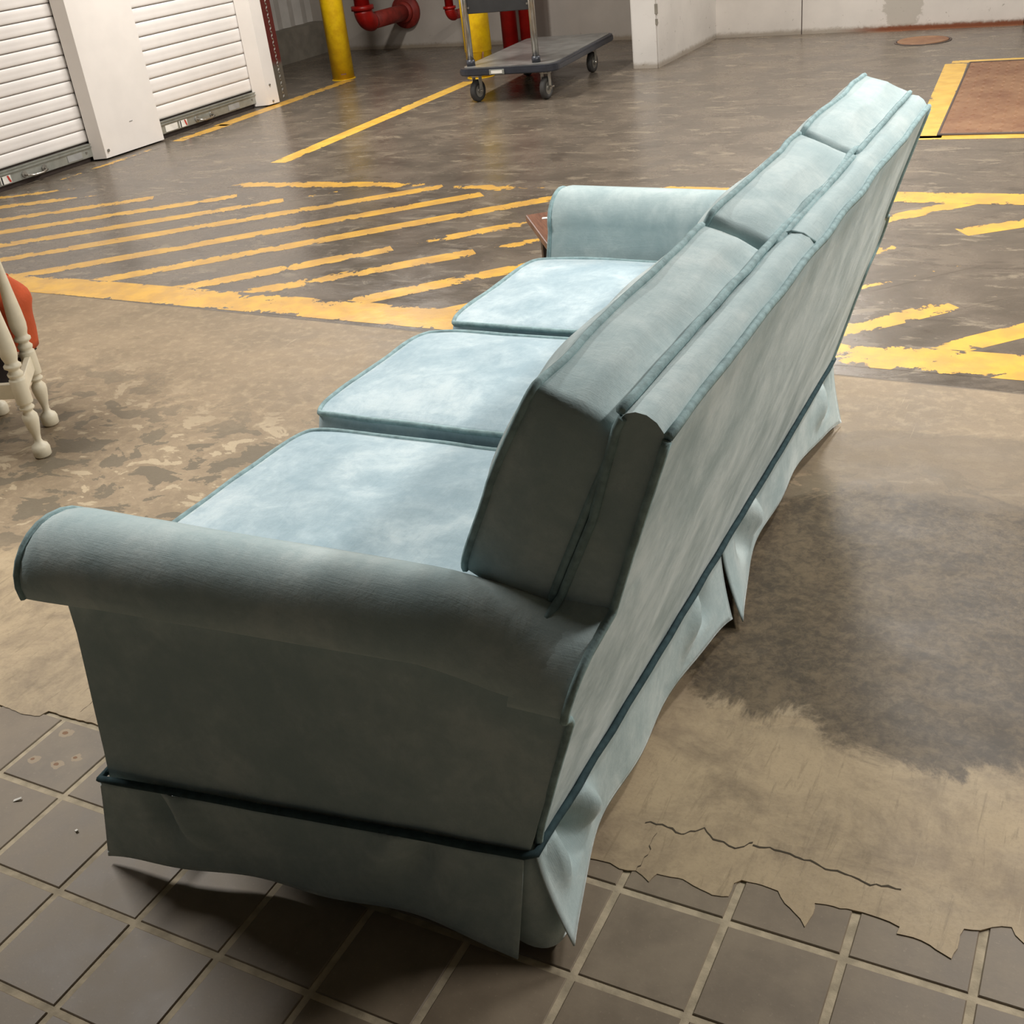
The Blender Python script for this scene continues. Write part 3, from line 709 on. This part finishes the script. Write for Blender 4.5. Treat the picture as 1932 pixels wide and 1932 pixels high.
for i in range(NYB+1):
    v = -1+2*i/NYB
    for q, (X, z) in enumerate(PROF): V.append(back_pt(X, z, v, q >= RI))
for i in range(NYB):
    for q in range(n): F.append((i*n+q, i*n+(q+1) % n, (i+1)*n+(q+1) % n, (i+1)*n+q))
for i in (0, NYB):
    for q in range(NL-1): F.append((i*n+q, i*n+q+1, i*n+n-2-q, i*n+n-1-q))
    F.append(tuple(i*n+q for q in range(NL-1, RI+1)))
bf = recalc(mesh('back_frame', V, F, VEL, sofa, True))
md = bf.modifiers.new('edge', 'EDGE_SPLIT'); md.split_angle = R(52)
def wob(p, a=.002, f=9): return p+Vector((noise.noise(p*f)*a, 0, noise.noise(p*f+Vector((5, 5, 5)))*a))
for (X, z) in ((1.574, 1.050), (1.638, 1.018)):
    tube('piping', [wob(back_pt(X, z, -1+2*i/40, False), .004) for i in range(41)], .0062, CORD, bf, seg=7)
for v in (-1.003, 1.003):
    for side in ([(1.446, .705)]+PROF0[3:6], [(1.638, 1.012)]+PROF0[10:]):
        pts = []
        for (a, b) in zip(side[:-1], side[1:]):
            for k in range(9): pts.append(back_pt(a[0]+(b[0]-a[0])*k/9, a[1]+(b[1]-a[1])*k/9, v, False))
        pts.append(back_pt(side[-1][0], side[-1][1], v, False))
        tube('piping', pts, .0058, CORD, bf, seg=7)
tube('seam', [back_pt(X, z+.002, (.915-YC)/1.047+.01*k, False) for k, (X, z) in enumerate([(1.576, 1.046), (1.592, 1.0505), (1.612, 1.0425), (1.633, 1.024)])], .0025, CORD, bf, seg=5)

# generic puffy cushion built from a warp of the (a,b) square and thickness t
def puffy(name, warp, m, n=36, mm=36, layers=5, pr=.0058, ck=.045):
    V = []; F = []
    def rc(a, b):   # rounded corners
        k = ck*(abs(a)*abs(b))**7; return a*(1-k), b*(1-k)
    idx = {}
    def put(a, b, t):
        A, B = rc(a, b); V.append(warp(A, B, t)); return len(V)-1
    for t in (1, -1):
        for i in range(n+1):
            for j in range(mm+1): idx[(t, i, j)] = put(-1+2*i/n, -1+2*j/mm, t)
    for t in (1, -1):
        for i in range(n):
            for j in range(mm):
                q = (idx[(t, i, j)], idx[(t, i+1, j)], idx[(t, i+1, j+1)], idx[(t, i, j+1)]); F.append(q if t == 1 else q[::-1])
    ring = [(i, 0) for i in range(n)]+[(n, j) for j in range(mm)]+[(i, mm) for i in range(n, 0, -1)]+[(0, j) for j in range(mm, 0, -1)]
    prev = [idx[(1, i, j)] for i, j in ring]; NR = len(ring)
    for L in range(1, layers+1):
        t = 1-2*L/layers
        cur = [idx[(-1, i, j)] for i, j in ring] if L == layers else [put(-1+2*i/n, -1+2*j/mm, t) for i, j in ring]
        for k in range(NR): F.append((prev[k], cur[k], cur[(k+1) % NR], prev[(k+1) % NR]))
        prev = cur
    o = recalc(mesh(name, V, F, m, sofa, True)); md = o.modifiers.new('edge', 'EDGE_SPLIT'); md.split_angle = R(70)
    for t in (1, -1):
        pts = [wob(V[idx[(t, i, j)]], .0015, 14) for i, j in ring]
        tube('piping', pts, pr, CORD, o, True, 6)
    return o
def crown(a, b, p=2.2): return (1-abs(a)**p)*(1-abs(b)**p)
def seat(y0, y1, zt, xf, seed, tilt=0):
    h = .115; xb = 1.30
    def wp(a, b, t):
        X = (xf+xb)/2+a*(xb-xf)/2; Y = (y0+y1)/2+b*(y1-y0)/2
        e = 1-abs(t)
        # boxing swells slightly
        if abs(a) > .9: X += .010*e*math.copysign(1, a)
        if abs(b) > .9: Y += .006*e*math.copysign(1, b)
        q = Vector((X*4, Y*4, seed))
        c = crown(a, b)
        wr_ = (noise.noise(q)*.010+noise.noise(q*2.4)*.005+.004*math.sin((X*1.4-Y)*38+3*noise.noise(q))*max(0, noise.noise(q*.9+Vector((3, 1, 0)))))*c
        Z = zt-h/2+t*h/2+(.026*c**.7+wr_ if t > 0 else -.008*c if t < 0 else 0)+tilt*b*.5
        Z -= .010*(abs(a)*abs(b))**6*t
        Z += .004*noise.noise(Vector((X*6, Y*6, seed+4)))
        return S(X, Y, Z)
    return puffy('seat_cushion', wp, VSE)
seat(.205, .848, .548, .410, 1.3, .002)
seat(.884, 1.468, .570, .395, 4.1)
seat(1.496, 2.108, .583, .446, 7.7)

# back cushions, the outer two reach over the arms
def backc(y0, y1, seed, ear, d0=0, d1=0):
    D = Vector((.4, .916)); N = Vector((-.916, .4)); TH = .152; B0 = Vector((1.372, .565)); LT = .533
    def wp(a, b, t):
        # a along the sofa, b up the lean, t front(+1) to rear(-1)
        Y = (y0+y1)/2+a*(y1-y0)/2
        s0 = 0.0
        if ear == -1: s0 = .118*(1-smooth01((Y-.205)/.045))
        if ear == 1: s0 = .118*smooth01((Y-2.075)/.045)
        s1 = LT-(d0*(1-a)/2+d1*(1+a)/2); u = (b+1)/2
        s = s0+(s1-s0)*u
        c = crown(a, b, 2.6)
        th = (TH-.020*max(0, b))*(t+1)/2
        e = 1-abs(t)
        q = Vector((Y*4, s*5, seed))
        if t > .99: th += .060*c**.75+(.010*noise.noise(q)+.004*noise.noise(q*2.7))*c**.5
        # domed top boxing, gently swelling sides
        if b > .9: s += .014*e*(1-abs(a)**6)
        if abs(a) > .95: Y += .006*e*math.copysign(1, a)
        s += .006*noise.noise(Vector((Y*6, seed, t)))*(1 if b > .5 else 0)
        th += .006*noise.noise(Vector((Y*7, s*7, seed+3)))*(1 if t > 0 else 0)
        p = B0+D*s+N*th
        return S(p.x, Y, p.y)
    return puffy('back_cushion', wp, VEL, 44, 30, 8, .0058, .03)
backc(.112, .832, 2.2, -1, .036, .010); backc(.862, 1.527, 5.5, 0, .006, .002); backc(1.540, 2.230, 8.8, 1, .0, -.004)

# arms: lofted rolled section, mirrored
def arm(sgn):
    NX = 34
    def section(u):
        k1 = min(1, u/.75); k2 = smooth01((u-.72)/.28)
        yc = .022+.038*k1+.027*k2; ry = .110-.032*k1+.008*k2; zc = .668-.004*k1-.052*k2; rz = .100-.006*k2
        pan = -.072+.110*u+.0
        P = []
        yi = .205
        P.append((yi, .22, 'i')); P.append((yi, .44, 'i')); P.append((yi-.008, .52, 'i'))
        for k in range(0, 15):
            a = R(-12+ (202+0)*k/14)
            P.append((yc+ry*math.cos(a) if k > 0 else yc+ry*1.0, zc+rz*math.sin(a), 'r'))
        P.append((yc-ry*.80, zc-rz*.34, 'r')); P.append((pan+.024*(1-.4*u), zc-rz*.42, 'p'))
        for z in (.56, .48, .38, .29, .205): P.append((pan+.024*(1-.4*u)*(z-.2)/.36, z, 'p'))
        return P
    secs = []; us = [0, .004, .012, .03, .06]+[.1+.9*k/(NX-5) for k in range(NX-4)]
    V = []; F = []
    for ui, u in enumerate(us):
        P = section(u)
        inset = .020*(1-min(1, u/.03))**2
        for (y, z, kd) in P:
            xf = .470 if kd == 'r' else (.480 if kd == 'i' else .500+.10*max(0, (z-.2))*.8)
            xe = 1.378+.3185*(z-.23)+(.004 if kd == 'p' else .0)
            X = xf+(xe-xf)*u
            cy, cz = .04, .55
            if kd == 'r': y2, z2 = y+(cy-y)*inset*2.2, z+(cz-z)*inset*2.2
            else: y2, z2 = y, z
            wv = .003*noise.noise(Vector((X*8, y*8, z*8)))
            V.append(S(X, YC+sgn*(-(YC-y2)-wv)*1.0 if sgn > 0 else YC-(YC-y2)-wv, z2))
    n = len(section(0))
    if sgn > 0:
        V = []
        for ui, u in enumerate(us):
            inset = .020*(1-min(1, u/.03))**2
            for (y, z, kd) in section(u):
                xf = .470 if kd == 'r' else (.480 if kd == 'i' else .500+.10*max(0, (z-.2))*.8)
                xe = 1.378+.3185*(z-.23)+(.004 if kd == 'p' else .0); X = xf+(xe-xf)*u
                y2, z2 = (y+(.04-y)*inset*2.2, z+(.55-z)*inset*2.2) if kd == 'r' else (y, z)
                V.append(S(X, 2*YC-y2, z2))
    for i in range(len(us)-1):
        for q in range(n-1): F.append((i*n+q, i*n+q+1, (i+1)*n+q+1, (i+1)*n+q))
    c = len(V); ctr = sum((V[q] for q in range(n)), Vector())/n; V.append(ctr)
    for q in range(n-1): F.append((q+1, q, c))
    c2 = len(V); V.append(sum((V[(len(us)-1)*n+q] for q in range(n)), Vector())/n)
    for q in range(n-1): F.append(((len(us)-1)*n+q, (len(us)-1)*n+q+1, c2))
    o = recalc(mesh('arm', V, F, VEL, sofa, True)); md = o.modifiers.new('edge', 'EDGE_SPLIT'); md.split_angle = R(48)
    off = Vector((-.004, 0, 0))
    tube('piping', [V[q]+off for q in range(1, 18)], .006, CORD, o, False, 7)
    return o
arm(-1); arm(1)

# skirt panels: cloth hung from the welt with soft folds and flared corners
ZS = .225
def skirt(name, a, b, nrm, folds, lift, flare, m=VEL, n=70, r=14, z_top=ZS, wave=.006, slant=(0, 0)):
    a = Vector(a); b = Vector(b); d = (b-a); L = d.length; d /= L; nrm = Vector(nrm); V = []; F = []
    for i in range(n+1):
        u = i/n
        for k in range(r+1):
            w_ = k/r
            zz = z_top+(lift(u)-z_top)*w_
            off = flare(u)*w_**1.4+wave*w_*math.sin(u*17+a.x*9)
            for (c, wd, amp, lean) in folds:
                dd = (u-(c+lean*w_))/(wd*(.40+.55*w_)); off += 1.7*amp*math.exp(-dd*dd)*math.sin(math.pi*min(1, w_*1.25+.1))*(1-.25*w_)
            along = u*L+w_*(slant[0]*(1-u)+slant[1]*u)
            p = a+d*along+nrm*off; V.append(S(p.x, p.y, zz))
    for i in range(n):
        for k in range(r): F.append((i*(r+1)+k, i*(r+1)+k+1, (i+1)*(r+1)+k+1, (i+1)*(r+1)+k))
    o = mesh(name, V, F, m, sofa, True)
    md = o.modifiers.new('cloth', 'SOLIDIFY'); md.thickness = .003; md.offset = 0
    return o
def edgef(l, r_, p=7, base=.0): return lambda u: base+l*(1-u)**p+r_*u**p
NC = (1.389, .046); FC = (.497, -.088)     # near rear and near front seam corners
NF = (1.389, 2.274); FF = (.497, 2.408)
# rear, near and far halves
skirt('skirt_panel', NC, (1.389, 1.088), (1, 0), [(.10, .05, -.030, .05), (.17, .05, .022, .07), (.05, .03, .016, .02), (.86, .05, -.022, -.02), (.80, .05, .016, -.05)], lambda u: .058-.018*(1-u)**6-.02*u**8+.008*math.sin(u*9), edgef(.070, .046, 6, -.004), slant=(-.02, -.03))
skirt('skirt_panel', (1.389, 1.096), NF, (1, 0), [(.12, .05, -.026, .03), (.20, .06, .02, .06), (.93, .03, -.022, -.05), (.84, .05, .018, -.03)], lambda u: .055-.035*(1-u)**8-.045*u**6, edgef(.062, .045, 7, -.006), slant=(-.012, .0))
# near side
n1 = Vector((.125, -.992)); n2 = Vector((.125, .992))
skirt('skirt_panel', FC, (1.374, .030), n1, [(.13, .04, -.026, .10), (.20, .05, .018, .12), (.80, .05, -.018, -.05), (.72, .06, .012, -.08)], lambda u: .030-.022*u**6-.014*(1-u)**8+.002*math.sin(math.pi*u), edgef(.010, .034, 6, .004), slant=(-.045, -.02))
skirt('skirt_panel', FF, (1.374, 2.290), n2, [(.2, .05, -.02, .08), (.8, .05, -.02, -.05)], lambda u: .03, edgef(.01, .03, 6, .004))
skirt('skirt_panel', (.49, .02), (.49, 2.30), (-1, 0), [(.2, .03, -.02, .01), (.5, .03, .02, .01), (.8, .03, -.02, 0)], lambda u: .03, edgef(.01, .01, 6, .002))
# pleat flaps behind the corner and centre splits
def flap(c, d1, wid, bulge, zl=.02):
    c = Vector(c); d1 = Vector(d1).normalized(); s = Vector((-d1.y, d1.x)); V = []; F = []
    for i in range(13):
        u = -1+2*i/12
        for k in range(9):
            w_ = k/8; p = c+s*u*wid*(.55+.45*w_)+d1*(bulge*(1-u*u)*(.3+.7*w_)-.018)
            V.append(S(p.x, p.y, ZS-.005+(zl-ZS)*w_+.012*abs(u)**3*w_))
    for i in range(12):
        for k in range(8): F.append((i*9+k, i*9+k+1, (i+1)*9+k+1, (i+1)*9+k))
    o = mesh('pleat_flap', V, F, VEL, sofa, True); md = o.modifiers.new('cloth', 'SOLIDIFY'); md.thickness = .003; md.offset = 0
flap((1.385, .052), (.75, -.66), .06, .05); flap((1.38, 1.092), (1, 0), .05, .004, .05); flap((1.385, 2.268), (.75, .66), .05, .03)
# welt cord along the skirt top, coloured dark to paint in the seam shading
wl = [(.497, -.060), FC, (.8, -.047), (1.1, -.007), (1.376, .030), (1.394, .042), (1.396, .3), (1.397, .7), (1.397, 1.16), (1.397, 1.7), (1.394, 2.0), (1.392, 2.278), (1.376, 2.290), (.9, 2.353), FF, (.497, 2.38)]
pts = []
for a_, b_ in zip(wl[:-1], wl[1:]):
    nn = max(1, int((Vector(b_)-Vector(a_)).length/.04))
    for k in range(nn): 
        p = Vector(a_).lerp(Vector(b_), k/nn); pts.append(wob(S(p.x, p.y, ZS+.004), .002, 12))
tube('welt_shade_cord', pts, .0065, WELT, sofa, False, 7)
